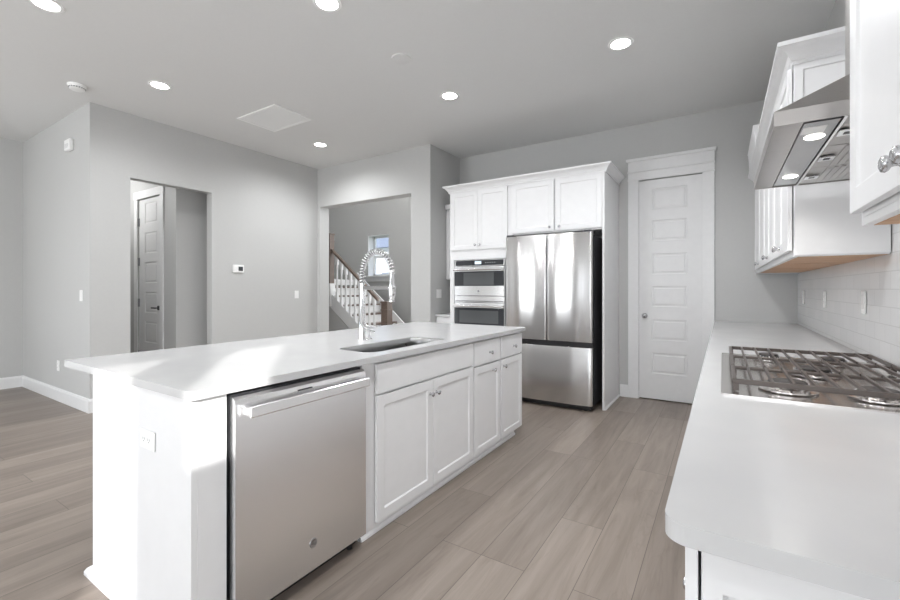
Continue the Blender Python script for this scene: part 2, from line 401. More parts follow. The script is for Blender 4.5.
def island_cab(name, label, y0, y1, builder):
    t = thing(name, label, 'cabinet', (IX, y0, 0), R90, 'cabinets of the kitchen island'); W = y1 - y0
    m = MB(); m.box(0, W, 0, .018, .05, .884)                # face frame sheet
    m.box(0, .018, .018, IB, .05, .884); m.box(W - .018, W, .018, IB, .05, .884); m.box(.018, W - .018, .018, IB, .05, .07); m.box(.018, W - .018, IB - .012, IB, .07, .884)
    m.build('carcass', CAB, t, bevel=.001)
    builder(t, W); return t
SHOE = [(-.01, 0), (.010, 0), (.010, .012), (.002, .022), (-.01, .022)]
def sinkb(t, W):
    o = y = 1.536
    shaker(t, 1.622 - o, 2.612 - o, .715, .868, flat=True, name='false_drawer_front')
    shaker(t, 1.622 - o, 2.117 - o, .062, .705, kn=[(2.085 - o, .622)])
    shaker(t, 2.117 - o, 2.612 - o, .062, .705, kn=[(2.149 - o, .622)])
    MB().box(0, W, .012, .03, 0, .05).build('toe_board', CAB, t); MB().sweep([(0, .012), (W, .012)], SHOE).build('shoe_moulding', CAB, t)
island_cab('sink_base_cabinet', 'wide white sink base cabinet with two doors beside the dishwasher', 1.536, 2.618, sinkb)
def smallb(k):
    def f(t, W):
        shaker(t, .008, W - .010, .700, .868, flat=True, name='drawer', kn=[(W * .56, .775)])
        shaker(t, .008, W - .010, .062, .690, kn=[(W - .14 if k == 0 else .05, .635)], fr=.05)
        MB().box(0, W - (.10 if k else 0), .012, .03, 0, .05).build('toe_board', CAB, t); MB().sweep([(0, .012), (W - (.10 if k else 0), .012)], SHOE).build('shoe_moulding', CAB, t)
    return f
island_cab('drawer_base_cabinet', 'narrow white base cabinet with drawer, between sink base and end cabinet', 2.618, 3.05, smallb(0))
island_cab('drawer_base_cabinet', 'narrow white base cabinet with drawer at the fridge end of the island', 3.05, 3.48, smallb(1))
# countertop with sink cut-out
def rounded(x0, x1, y0, y1, r, n=8):
    if not isinstance(r, (list, tuple)): r = [r] * 4
    out = []
    for (cx, cy, a0, rr) in ((x1 - r[0], y1 - r[0], 0, r[0]), (x0 + r[1], y1 - r[1], 90, r[1]), (x0 + r[2], y0 + r[2], 180, r[2]), (x1 - r[3], y0 + r[3], 270, r[3])):
        for i in range(n + 1):
            a = math.radians(a0 + 90 * i / n); out.append((cx + rr * math.cos(a), cy + rr * math.sin(a)))
    return out
def slab(outer, holes, z0, z1):
    b = bmesh.new(); es = []
    for loop in [outer] + holes:
        vs = [b.verts.new((x, y, z1)) for x, y in loop]
        es += [b.edges.new((vs[i], vs[(i + 1) % len(vs)])) for i in range(len(vs))]
    bmesh.ops.triangle_fill(b, use_beauty=True, use_dissolve=False, edges=es)
    r = bmesh.ops.extrude_face_region(b, geom=b.faces[:])
    for v in r['geom']:
        if isinstance(v, bmesh.types.BMVert): v.co.z = z0
    m = MB(); m.merge(b); return m
SX0, SX1, SY0, SY1 = -1.825, -1.548, 1.66, 2.40
o = slab(rounded(-2.62, -1.455, .716, 3.51, [.01, .01, .012, .02]), [rounded(SX0, SX1, SY0, SY1, .075)], .884, .914).build('island_countertop', QUARTZ, bevel=.002)
tag(o, 'white quartz slab worktop on the island, with sink cut-out', 'countertop')
# sink
t = thing('kitchen_sink', 'undermount stainless steel sink set in the island worktop', 'sink', ((SX0 + SX1) / 2, (SY0 + SY1) / 2, .72))
cx, cy = (SX0 + SX1) / 2, (SY0 + SY1) / 2
b = bmesh.new()
levels = [(-.0015, .191, .074), (-.004, .160, .072), (-.006, .02, .07), (-.03, 0.002, .05)]
rings = []
for off, z, rr in levels:
    rings.append([b.verts.new((x, y, z)) for x, y in rounded(SX0 - cx - off, SX1 - cx + off, SY0 - cy - off, SY1 - cy + off, rr)])
for A, B in zip(rings, rings[1:]):
    for i in range(len(A)): b.faces.new((A[i], A[(i + 1) % len(A)], B[(i + 1) % len(A)], B[i]))
b.faces.new(rings[-1])
m = MB(); m.merge(b); bo = m.build('basin', STEELS, t, smooth='auto')
so = bo.modifiers.new('s', 'SOLIDIFY'); so.thickness = .0015; so.offset = -1
MB().lathe([(.045, .0), (.045, .004), (.035, .006), (.03, .002), (.0, .002)], (0, 0, .003)).build('drain', CHROME, t, smooth='auto')

# faucet: tall spring pull-down
FX, FY = -1.972, 2.03
t = thing('spring_faucet', 'tall chrome pull-down faucet with coiled spring neck behind the island sink', 'faucet', (FX, FY, .914))
MB().lathe([(0, 0), (.030, 0), (.030, .006), (.024, .010), (.021, .05), (.021, .12), (.016, .13), (.014, .36), (.017, .362), (.017, .372), (.012, .374), (0, .374)], (0, 0, 0)).build('body', CHROME, t, smooth='auto')
arc = []
R = .125; zc = .428
for i in range(8): arc.append(Vector((0, 0, .36 + (zc - .36) * i / 8)))
for i in range(41):
    a = PI - PI * i / 40; arc.append(Vector((R + R * math.cos(a), 0, zc + (R + .02) * math.sin(a))))
arc.append(Vector((2 * R, 0, .44)))
MB().tube(arc, .008, 10).build('hose', mat('hose_grey', (.3, .3, .3), .35, .6), t, smooth=True)
# coil wound round the hose
L = [0]
for a, b_ in zip(arc, arc[1:]): L.append(L[-1] + (b_ - a).length)
def along(s):
    for i in range(len(L) - 1):
        if L[i + 1] >= s:
            f = (s - L[i]) / (L[i + 1] - L[i]); p = arc[i].lerp(arc[i + 1], f); return p, (arc[i + 1] - arc[i]).normalized()
    return arc[-1], (arc[-1] - arc[-2]).normalized()
turns = 26; N = turns * 12; pts = []
for i in range(N + 1):
    p, d = along(L[-1] * i / N * .999); sd = Vector((0, 1, 0)); u = d.cross(sd).normalized()
    a = 2 * PI * turns * i / N; pts.append(p + .018 * (math.cos(a) * sd + math.sin(a) * u))
MB().tube(pts, .0042, 6).build('spring', CHROME, t, smooth=True)
MB().box(0, 2 * R - .01, -.011, .011, .330, .354, .003).build('docking_arm', CHROME, t)
s = MB().lathe([(0, 0), (.017, 0), (.0175, .02), (.020, .03), (.020, .09), (.015, .12), (.012, .19), (0, .19)], (2 * R, 0, .255)).build('spray_head', CHROME, t, smooth='auto')
MB().lathe([(.0205, 0), (.024, .004), (.024, .012), (.0205, .016)], (2 * R, 0, .335)).build('docking_ring', CHROME, t, smooth='auto')
m = MB(); m.cyl((0, 0, .09), (.05, .0, .09), .013); m.tube([(.045, 0, .09), (.075, 0, .10), (.12, 0, .098)], .007)
m.build('lever_handle', CHROME, t, smooth='auto')
# soap pump beside tap
m = MB().lathe([(0, 0), (.02, 0), (.02, .006), (.011, .01), (.011, .045), (.014, .05), (.014, .062), (0, .062)], (0, 0, 0)); m.tube([(0, 0, .056), (.04, 0, .056), (.045, 0, .05)], .005)
tag(m.build('soap_pump', CHROME, smooth='auto', loc=(-1.975, 2.10, .914)), 'small chrome soap pump at the foot of the spring faucet', 'soap dispenser')

# island outlet (on the end panel, facing -Y)
def outlet(name, label, loc, rz, kind='outlet', w_=.072, h_=.115, gang=1, group=None, horizontal=False):
    t = thing(name, label, 'outlet' if kind == 'outlet' else 'switch', loc, rz, 'wall sockets' if kind == 'outlet' else 'light switches')
    W = w_ + .046 * (gang - 1)
    if horizontal: W, h_ = .115, .072
    MB().box(-W / 2, W / 2, -.006, 0, -h_ / 2, h_ / 2, .0025).build('wall_plate', PLATE, t)
    for g in range(gang):
        cx = (g - (gang - 1) / 2) * .046
        if kind == 'outlet':
            for s_ in (-1, 1):
                px, pz = (cx, s_ * .020) if not horizontal else (s_ * .020, 0)
                m = MB().box(px - .015, px + .015, -.0075, -.005, pz - .013, pz + .013, .001); f = m.build('socket', PLATE, t)
                m = MB(); m.box(px - .007, px - .005, -.0078, -.007, pz - .001, pz + .008); m.box(px + .005, px + .007, -.0078, -.007, pz - .001, pz + .007); m.cyl((px, -.0078, pz - .006), (px, -.007, pz - .006), .0022, 8)
                m.build('slot', SLOT, f)
        else:
            MB().box(cx - .016, cx + .016, -.009, -.005, -.032, .032, .002).build('rocker', PLATE, t)
    return t
outlet('electrical_outlet', 'white double socket outlet low on the island end panel', (-1.80, .7345, .69), 0, horizontal=True)
outlet('light_switch', 'white rocker switch on the wall left of the hall opening', (-5.59, 1.67, 1.18), 0, 'switch')
outlet('electrical_outlet', 'white outlet low on the wall left of the island, above baseboard', (-6.27, 1.67, .39), 0)
outlet('light_switch', 'white rocker switch beside the foyer corner, right of thermostat', (-5.37, 4.145, 1.165), R90, 'switch')
outlet('light_switch', 'white two-gang rocker switch on grey wall beside the oven tower', (-3.2, 4.73, 1.185), R90, 'switch', gang=2)
outlet('electrical_outlet', 'white outlet on tile backsplash, farther one behind cooktop', (.604, 3.93, 1.175), -R90)
outlet('light_switch', 'white rocker switch on tile backsplash, nearer the cooktop than the outlet', (.604, 2.95, 1.18), -R90, 'switch')
outlet('electrical_outlet', 'white outlet on tile backsplash in the far corner by the pantry wall', (.604, 4.85, 1.175), -R90)

# thermostat, detector boxes
t = thing('thermostat', 'small white thermostat with dark screen on the left wall', 'thermostat', (-5.37, 3.23, 1.513), R90)
MB().box(-.075, .075, -.02, 0, -.05, .05, .006, 2).build('housing', PLATE, t)
MB().box(-.005, .055, -.022, -.0195, -.028, .028).build('screen', PLATEG, t)
t = thing('siren_box', 'white rounded alarm box high on the wall near the ceiling corner', 'alarm', (-5.87, 1.67, 2.775), 0)
MB().box(-.075, .075, -.045, 0, -.055, .065, .015, 3).build('housing', PLATE, t)
m = MB()
for i in range(4): m.box(-.05, .05, -.0465, -.045, -.03 + i * .012, -.025 + i * .012)
m.build('grille', mat('pale_grille', (.6, .6, .6), .5), t)

# ------------------------------------------------------------------ dishwasher (front facing +X)
DY0, DY1 = .866, 1.532
t = thing('dishwasher', 'stainless steel dishwasher with bar handle built into the island', 'dishwasher', (-1.495, DY0, 0), R90); W = DY1 - DY0
MB().box(.006, W - .003, .004, .60, .09, .866).build('tub', DARKGREY, t)
MB().box(.01, W - .01, .03, .05, .0, .09).build('kick_plate', BLACK, t)
m = MB(); n = 10
# door skin: gently bowed at the very top
poly = [(-.035, .060), (-.035, .800), (-.033, .835), (-.028, .850), (-.016, .860), (.002, .860), (.002, .060)]
m.prism([(y, z) for y, z in poly], 'x', .003, W - .003)
d = m.build('door', STEEL, t, bevel=.002)
m = MB(); z = .806
m.box(.035, W - .02, -.078, -.063, z - .021, z + .021, .006, 3)
m.box(.038, .060, -.066, -.034, z - .016, z + .016, .003); m.box(W - .045, W - .023, -.066, -.034, z - .016, z + .016, .003)
m.build('handle', STEEL, d)
MB().box(.27, .34, -.0356, -.0345, .832, .838).build('indicator_window', DARKGREY, d)
for xx in (.05, W - .06): MB().cyl((xx, .02, 0), (xx, .02, .06), .014, 12).build('foot', BLACK, t)
bx, bz = 1.211 - DY0, .175
bd = MB().lathe([(0, .002), (.019, .002), (.0195, .0005), (.0195, 0)], (bx, -.035, bz), (0, -1, 0), 28).build('badge', NICKEL, d, smooth='auto')
MB().lathe([(.0165, .0019), (.0165, .0027), (.0185, .0027), (.0185, .0019)], (bx, -.035, bz), (0, -1, 0), 28).build('badge_ring', LOGO, bd, smooth='auto')
def text(s_, size, loc, rot, m_, parent, name, font_shear=.25):
    cu = bpy.data.curves.new(name, 'FONT'); cu.body = s_; cu.size = size; cu.align_x = 'CENTER'; cu.align_y = 'CENTER'; cu.extrude = .0003; cu.shear = font_shear
    tmp = bpy.data.objects.new('tmp', cu); C.objects.link(tmp)
    bpy.context.view_layer.update()
    me = bpy.data.meshes.new_from_object(tmp.evaluated_get(bpy.context.evaluated_depsgraph_get()))
    bpy.data.objects.remove(tmp); bpy.data.curves.remove(cu)
    me.materials.clear(); me.materials.append(m_)
    o = bpy.data.objects.new(name, me); C.objects.link(o); o.parent = parent; o.location = loc; o.rotation_euler = rot
    return o
text('GE', .019, (bx, -.0375, bz), (PI / 2, 0, 0), LOGO, bd, 'badge_lettering')

# ------------------------------------------------------------------ tall oven cabinet and its neighbours (fronts face -Y)
YF = 4.62
def cabshell(m, x0, x1, y0, y1, z0, z1, th=.018):
    m.box(x0, x0 + th, y0, y1, z0, z1); m.box(x1 - th, x1, y0, y1, z0, z1); m.box(x0 + th, x1 - th, y0, y1, z0, z0 + th); m.box(x0 + th, x1 - th, y0, y1, z1 - th, z1); m.box(x0 + th, x1 - th, y1 - .01, y1, z0 + th, z1 - th)
t = thing('oven_cabinet', 'tall white cabinet holding the wall ovens, two upper doors', 'cabinet', (-2.95, YF, 0))
w_ = .83
m = MB(); cabshell(m, 0, w_, 0.0, .64, .0, 2.49)
OX0, OX1 = -2.89 + 2.95, -2.17 + 2.95; OZ0, OZ1 = .785, 1.615
m.box(.018, OX0, 0, .02, .018, 2.47); m.box(OX1, w_ - .018, 0, .02, .018, 2.47)
m.box(OX0, OX1, 0, .02, OZ1, 2.47); m.box(OX0, OX1, 0, .02, .018, OZ0)
m.build('carcass', CAB, t, bevel=.001)
shaker(t, .022, .416, 1.735, 2.462, kn=[(.385, 1.79)]); shaker(t, .416, .812, 1.735, 2.462, kn=[(.447, 1.79)])
shaker(t, .022, .812, .12, .45, flat=True, name='drawer', kn=[(.25, .29), (.58, .29)]); shaker(t, .022, .812, .46, .765, flat=True, name='drawer', kn=[(.25, .61), (.58, .61)])

# combination wall oven
t = thing('double_wall_oven', 'stainless built-in double wall oven with black glass doors', 'oven', (-2.518, YF - .002, 0))
a, b_ = -.345, .345
MB().box(a + .02, b_ - .02, .0, .50, .80, 1.595).build('oven_body', DARKGREY, t)
o = MB().box(a, b_, -.022, -.001, 1.530, 1.606, .002).build('control_panel', STEEL, t)
g = MB().box(a + .012, b_ - .012, -.0235, -.0215, 1.537, 1.600).build('control_glass', OVGLASS, o)
MB().box(-.055, .035, -.0242, -.0234, 1.552, 1.588).build('display', DISP, g)
m = MB()
for i in range(5): m.box(.09 + i * .03, .105 + i * .03, -.0242, -.0234, 1.563, 1.573)
m.build('touch_key', LOGO, g)
def ovendoor(name, z0, z1, g0, g1, hz, win=None):
    o = MB().box(a, b_, -.032, -.001, z0, z1, .003).build(name, STEEL, t)
    g = MB().box(a + .004, b_ - .004, -.0335, -.0315, g0, g1).build('door_glass', OVGLASS, o)
    if win: MB().box(win[0], win[1], -.0342, -.0334, win[2], win[3]).build('inner_window', mat('oven_inner_window', (.10, .105, .11), .05, 0, 1), g)
    m = MB(); m.cyl((a + .012, -.075, hz), (b_ - .012, -.075, hz), .0145, 18)
    for x in (a + .04, b_ - .04): m.box(x - .012, x + .012, -.07, -.03, hz - .010, hz + .010, .002)
    m.build('handle', STEEL, o, smooth='auto')
    return o
o1 = ovendoor('upper_door', 1.165, 1.524, 1.285, 1.465, 1.488, (-.21, .21, 1.297, 1.45))
bd = MB().lathe([(0, .0015), (.013, .0015), (.013, 0)], (0, -.032, 1.222), (0, -1, 0), 20).build('badge', LOGO, o1, smooth='auto')
MB().box(a, b_, -.024, -.001, 1.085, 1.160, .002).build('vent_trim', STEEL, t)
MB().box(a + .02, b_ - .02, -.026, -.0235, 1.095, 1.103).build('vent_slot', BLACK, t)
ovendoor('lower_door', .795, 1.080, .80, 1.018, 1.042, (-.27, .27, .83, .985))

# cabinet over the fridge
t = thing('over_fridge_cabinet', 'white wall cabinet with two doors directly above the refrigerator', 'cabinet', (-2.12, YF, 0)); w_ = 1.075
m = MB(); cabshell(m, 0, w_, 0, .64, 1.875, 2.49); m.box(.018, w_ - .018, 0, .018, 1.893, 2.472); m.build('carcass', CAB, t, bevel=.001)
shaker(t, .035, .545, 1.892, 2.462, kn=[(.50, 1.935)]); shaker(t, .560, 1.062, 1.892, 2.462, kn=[(.61, 1.935)])
t = tag(MB().box(-1.045, -1.022, 4.545, 5.265, 0, 2.461).build('fridge_end_panel', CAB, bevel=.0015), 'full height white panel standing right of the refrigerator', 'cabinet panel')
MB().sweep([(-1.022, 4.56), (-1.022, 5.262)], [(0, 0), (.012, 0), (.012, .012), (.004, .02), (0, .02)]).build('shoe_moulding', CAB, t)
CR = [(0, .0), (.006, .0), (.006, .018), (.012, .022), (.020, .038), (.036, .056), (.050, .064), (.052, .070), (.062, .072), (.062, .088), (0, .088)]
cr = MB().sweep([(-2.952, 5.262), (-2.952, 4.597), (-1.020, 4.597), (-1.020, 5.262)][::1], [(o_, z + 2.462) for o_, z in CR]).build('crown_moulding', CAB)
tag(cr, 'white crown moulding along the top of oven and fridge cabinets', 'moulding')

# niche cabinet left of ovens + its counter
t = thing('narrow_wall_cabinet', 'narrow white wall cabinet in the niche left of the oven tower', 'cabinet', (-3.195, 4.92, 0)); w_ = .243
m = MB(); cabshell(m, 0, w_, 0, .345, 1.375, 2.33); m.box(.018, w_ - .018, 0, .018, 1.39, 2.315); m.build('carcass', CAB, t)
shaker(t, .004, w_ - .004, 1.385, 2.31, kn=[(w_ - .035, 1.44)], fr=.045)
MB().box(0, w_ , -.045, .345, 2.331, 2.40, .004).build('cornice', CAB, t)
t = thing('narrow_base_cabinet', 'narrow white base cabinet in the niche left of the oven tower', 'cabinet', (-3.195, 4.68, 0))
m = MB(); m.box(0, w_, 0, .585, .09, .884); m.box(0, w_, .06, .585, 0, .09); m.build('carcass', CAB, t)
shaker(t, .004, w_ - .004, .10, .69, fr=.045, kn=[(w_ - .035, .64)]); shaker(t, .004, w_ - .004, .70, .872, flat=True, name='drawer', kn=[(w_ / 2, .785)])
tag(MB().box(-3.197, -2.953, 4.64, 5.267, .884, .914, .002).build('niche_countertop', QUARTZ), 'small white worktop piece left of the oven tower', 'countertop')

# ------------------------------------------------------------------ refrigerator
FX0, FX1 = -2.055, -1.105; FYF = 4.36
t = thing('refrigerator', 'stainless french door refrigerator with bottom freezer drawer', 'refrigerator', ((FX0 + FX1) / 2, FYF, 0))
h = (FX1 - FX0) / 2
MB().box(-h + .006, h - .006, .088, .78, .045, 1.80, .004).build('cabinet_body', DARKGREY, t)
MB().box(-h + .01, h - .01, .03, .088, .062, 1.79).build('gasket_frame', BLACK, t)
MB().box(-h + .02, h - .02, .05, .12, .012, .06).build('base_grille', BLACK, t)
def fdoor(name, x0, x1, z0, z1, hs):
    """gently bowed steel door; hs = +1/-1 the side holding the recessed grip edge, 0 none"""
    n = 40; poly = []
    for i in range(n + 1):
        f = i / n; x = x0 + (x1 - x0) * f
        bow = .016 * (1 - (2 * f - 1) ** 2) if hs == 0 else .014 * math.sin(PI * f)
        edge = .006 * (max(0, 1 - f / .025) ** 2 + max(0, 1 - (1 - f) / .025) ** 2)
        poly.append((x, .016 - bow + edge + .0009 * math.sin(15 * f + (0 if hs >= 0 else 1.5))))
    poly += [(x1, .075), (x0, .075)]
    return MB().prism(poly, 'z', z0, z1).build(name, STEELF, t, bevel=.003, smooth=False)
for nm, x0, x1, z0, z1, hs in (('left_door', -h, -.003, .705, 1.828, 1), ('right_door', .003, h, .705, 1.828, -1)):
    d = fdoor(nm, x0, x1, z0, z1, hs)
    for p in d.data.polygons: p.use_smooth = True
    md = d.modifiers.new('n', 'EDGE_SPLIT'); md.split_angle = math.radians(30)
dw = fdoor('freezer_drawer', -h, h, .062, .650, 0)
for p in dw.data.polygons: p.use_smooth = True
md = dw.modifiers.new('n', 'EDGE_SPLIT'); md.split_angle = math.radians(30)
MB().box(-h + .002, h - .002, .022, .07, .652, .703).build('handle_recess', BLACK, t)
for x in (-h + .05, h - .05): MB().box(x - .04, x + .04, .02, .16, 1.828, 1.848, .004).build('hinge_cover', DARKGREY, t)
for x in (-h + .08, h - .08): MB().cyl((x, .09, 0), (x, .09, .05), .02, 14).build('foot', BLACK, t)

# ------------------------------------------------------------------ pantry door
DX0, DX1 = -.81, -.18
zs = [(.299, .531), (.674, .906), (1.049, 1.281), (1.413, 1.645), (1.788, 2.020), (2.140, 2.378)]
def leafdoor(name, x0, x1, yf, z0, z1, zs, px0, px1):
    return MB().panel(x0, x1, z0, z1, yf, .035, [(px0, px1, a_, c_) for a_, c_ in zs], deep=.009, raised=True, bead=.010)
d = struct('door_1', leafdoor('door_1', DX0 + .004, DX1 - .004, 5.285, .012, 2.478, zs, -.675, -.325), DOORP)
m = MB().lathe([(0, .055), (.017, .054), (.026, .046), (.028, .036), (.022, .028), (.010, .022), (.010, .008), (.028, .006), (.030, 0)], (-.748, 5.285, .945), (0, -1, 0), 24)
m.build('door_knob', NICKEL, d, smooth=True)
m = MB(); m.box(-.92, -.81, 5.252, 5.270, 0, 2.485, .002); m.box(-.18, -.073, 5.252, 5.270, 0, 2.485, .002)
m.box(-.925, -.068, 5.248, 5.270, 2.485, 2.500, .003); m.box(-.92, -.073, 5.250, 5.270, 2.50, 2.590); m.box(-.927, -.066, 5.240, 5.270, 2.575, 2.592, .004); m.box(-.92, -.073, 5.250, 5.27, 2.592, 2.70); m.box(-.94, -.053, 5.230, 5.270, 2.70, 2.735, .006)
m.box(-.812, -.806, 5.27, 5.40, 0, 2.485); m.box(-.184, -.178, 5.27, 5.40, 0, 2.485)
struct('trim_1', m, TRIM)

# hall door (seen through the left opening)
hz = [(.13 + i * .4, .13 + i * .4 + .28) for i in range(6)]
d = struct('door_2', leafdoor('door_2', -6.766, -6.124, 2.650, .012, 2.46, hz, -6.60, -6.25), DOORP)
for z in (.35, 1.06, 1.62, 2.16): MB().box(-6.778, -6.748, 2.634, 2.652, z - .055, z + .055).build('hinge', LOGO, d)
m = MB().cyl((-6.19, 2.65, 1.0), (-6.19, 2.635, 1.0), .03); m.cyl((-6.19, 2.64, 1.0), (-6.19, 2.60, 1.0), .009); m.box(-6.30, -6.18, 2.595, 2.609, .99, 1.01, .004)
m.build('door_handle', DARKGREY, d)
m = MB(); m.box(-6.86, -6.77, 2.622, 2.638, 0, 2.47, .002); m.box(-6.12, -6.03, 2.622, 2.638, 0, 2.47, .002); m.box(-6.87, -6.02, 2.618, 2.638, 2.47, 2.575, .003)
struct('trim_2', m, TRIM)

# ------------------------------------------------------------------ right-hand run: base cabinets (fronts face -X)
RX = -.028
ys = [5.265, 4.35, 3.45, 2.55, 1.55, .765]
rl = ['white base cabinet in the far corner beside the pantry door', 'white base cabinet under the counter, second from the pantry door', 'white base cabinet under the counter just past the cooktop', 'white base cabinet directly under the gas cooktop', 'white base cabinet at the near end of the right counter, three drawers']
for i in range(5):
    y1, y0 = ys[i], ys[i + 1]; W = y1 - y0 - .001
    t = thing('counter_base_cabinet', rl[i], 'cabinet', (RX, y1, 0), -R90, 'base cabinets of the right counter run')
    m = MB(); m.box(0, W, 0, .018, .10, .884)
    m.box(0, .018, .018, .62, .10, .884); m.box(W - .018, W, .018, .62, .10, .884); m.box(.018, W - .018, .018, .62, .10, .118); m.box(0, W, .05, .07, 0, .10); m.build('carcass', CAB, t)
    if i == 4:
        shaker(t, .004, W - .004, .405, .69, flat=True, name='drawer', kn=[(W / 2, .55)]); shaker(t, .004, W - .004, .11, .395, flat=True, name='drawer', kn=[(W / 2, .25)])
    else:
        shaker(t, .004, W / 2, .11, .69, kn=[(W / 2 - .035, .64)]); shaker(t, W / 2, W - .004, .11, .69, kn=[(W / 2 + .035, .64)])
    shaker(t, .004, W - .004, .70, .872, flat=True, name='drawer', kn=[(W / 2, .785)])
# decorated end panel of the run, facing the camera side
t = tag(MB().panel(-.026, .617, 0, .884, .745, .0185, [(.000, .575, .10, .80)], deep=.012, bead=.010).build('counter_end_panel', CAB, bevel=.001), 'white framed end panel closing the near end of the right counter run', 'cabinet panel')

# right countertop with cooktop cut-out
CX0, CX1, CY0, CY1 = -.005, .575, 1.607, 2.63
o = slab(rounded(-.074, .617, .690, 5.267, [.002, .002, .035, .002]), [rounded(CX0 + .03, CX1 - .03, CY0 + .03, CY1 - .03, .01)], .884, .914).build('counter_worktop', QUARTZ, bevel=.002)
tag(o, 'long white quartz worktop with rounded corner under the hood and cooktop', 'countertop')
o = MB().box(.606, .6195, .70, 5.268, .914, 2.35).build('tile_backsplash', TILE)
tag(o, 'white glazed tile backsplash on the wall behind the cooktop', 'backsplash')

# ------------------------------------------------------------------ cooktop
t = thing('gas_cooktop', 'stainless gas cooktop with cast iron grates set in the right counter', 'cooktop', (0, 0, .914))
m = slab(rounded(CX0, CX1, CY0, CY1, .012), [], .0005, .005)
m.build('tray', STEELC, t)
m = MB(); m.box(CX0 + .035, CX1 - .035, CY0 + .035, CY1 - .035, -.028, .0005); m.build('burner_box', DARKGREY, t)
bur = [(.177, 1.755, .058), (.392, 1.755, .052), (.29, 2.115, .058), (.177, 2.45, .042), (.40, 2.45, .048)]
for bx, by, r in bur:
    b0 = MB().lathe([(r * 1.35, 0), (r * 1.35, .004), (r * 1.05, .008), (r, .016), (0, .016)], (bx, by, .009)).build('burner', STEELC, t, smooth='auto')
    m = MB()
    for k in range(24):
        a_ = 2 * PI * k / 24; m.box(-.0014, .0014, r * .86, r * 1.02, .016, .021, M=Matrix.Translation((bx, by, .009)) @ Matrix.Rotation(a_, 4, 'Z'))
    m.build('flame_ports', CHROME, b0)
    MB().lathe([(0, .029), (r * .8, .029), (r * .88, .026), (r * .88, .021), (0, .021)], (bx, by, .009)).build('burner_cap', IRON2, b0, smooth='auto')
gy = [CY0 + .045, CY0 + .36, CY0 + .675, CY1 - .03]
gx0, gx1 = .026, CX1 - .02; GZ = .046
for k in range(3):
    y0, y1 = gy[k] + .002, gy[k + 1] - .002
    m = MB()
    for y, hh in ((y0 + .006, GZ if k == 0 else GZ - .006), (y1 - .006, GZ if k == 2 else GZ - .006)): m.box(gx0, gx1, y - .005, y + .005, GZ - .016, hh, .002)
    for x in (gx0 + .006, gx1 - .006): m.box(x - .006, x + .006, y0, y1, GZ - .014, GZ, .002)
    nb = 10
    for i in range(1, nb):
        x = gx0 + (gx1 - gx0) * i / nb
        m.box(x - .0036, x + .0036, y0 + .004, y1 - .004, GZ - .010, GZ + .0015, .001)
    for x in (gx0 + .01, gx1 - .01):
        for y in (y0 + .01, y1 - .01): m.box(x - .008, x + .008, y - .008, y + .008, .009, GZ - .01)
    m.build('grate', IRON, t)

# ------------------------------------------------------------------ range hood
t = thing('range_hood', 'stainless steel chimney range hood over the cooktop with lit lamps', 'range hood', (.605, 2.02, 1.72), -R90)
# local: x = -(world y - 2.02), y = world x - .605 (front at negative y)
hw, hd = .47, .48
V = [(-hw, -hd, .042), (hw, -hd, .042), (hw, 0, .042), (-hw, 0, .042), (-.15, -.22, .245), (.15, -.22, .245), (.15, 0, .245), (-.15, 0, .245)]
m = MB().hull(V, [(0, 1, 5, 4), (1, 2, 6, 5), (2, 3, 7, 6), (3, 0, 4, 7), (4, 5, 6, 7), (0, 3, 2, 1)]); m.build('canopy', STEELH, t, bevel=.001)
m = MB(); m.box(-hw, hw, -hd, -hd + .004, 0, .042); m.box(-hw, -hw + .004, -hd + .004, 0, 0, .042); m.box(hw - .004, hw, -hd + .004, 0, 0, .042); m.box(-hw + .004, hw - .004, -.004, 0, 0, .042)
m.build('lip', STEELH, t)
MB().box(-.145, .145, -.215, -.0, .2455, 1.38, .002).build('chimney', STEELH, t)
m = MB().box(-hw + .005, hw - .005, -hd + .005, -.412, .002, .010); m.build('front_valance', STEELH, t)
o = MB().box(-hw + .03, hw - .03, -.408, -.328, .003, .010).build('lamp_strip', STEELS, t)
MB().box(-hw + .005, hw - .005, -.412, -.06, .0105, .012).build('filter_frame', DARKGREY, t)
for sx in (-.27, .29):
    m = MB().lathe([(0, -.003), (.022, -.003), (.026, .0), (.026, .004)], (sx, -.365, .003), (0, 0, 1), 24); m.build('lamp', HLAMP, o, smooth='auto')
MB().box(.335, .40, -.405, -.350, .0012, .003).build('rating_label', PLATE, o)
m = MB(); m.box(-hw + .005, hw - .005, -.325, -.318, -.002, .010); m.build('filter_rail', CHROME, t)
for k in range(3):
    x0 = -hw + .012 + k * .307; m = MB(); m.box(x0, x0 + .302, -.315, -.02, .003, .009)
    for i in range(11): m.box(x0 + .014, x0 + .288, -.262 + i * .0215, -.250 + i * .0215, .0005, .003)
    f = m.build('baffle_filter', STEELH, t)
    cx = x0 + .151
    m = MB(); m.box(cx - .03, cx + .03, -.313, -.268, -.004, .0005, .002); f2 = m.build('filter_latch', CHROME, f)
    MB().box(cx - .012, cx + .012, -.300, -.282, -.0046, -.0038).build('latch_slot', BLACK, f2)
MB().box(-hw + .005, hw - .005, -.02, -.004, .002, .010).build('rear_valance', STEELH, t)
for yy in (1.72, 2.31):
    d_ = bpy.data.lights.new('hood_lamp_light', 'SPOT'); d_.energy = 3; d_.spot_size = 2.5; d_.spot_blend = .9; d_.shadow_soft_size = .05; d_.color = (1, .97, .94)
    o_ = bpy.data.objects.new('hood_lamp_light', d_); C.objects.link(o_); o_.location = (.24, yy, 1.712)

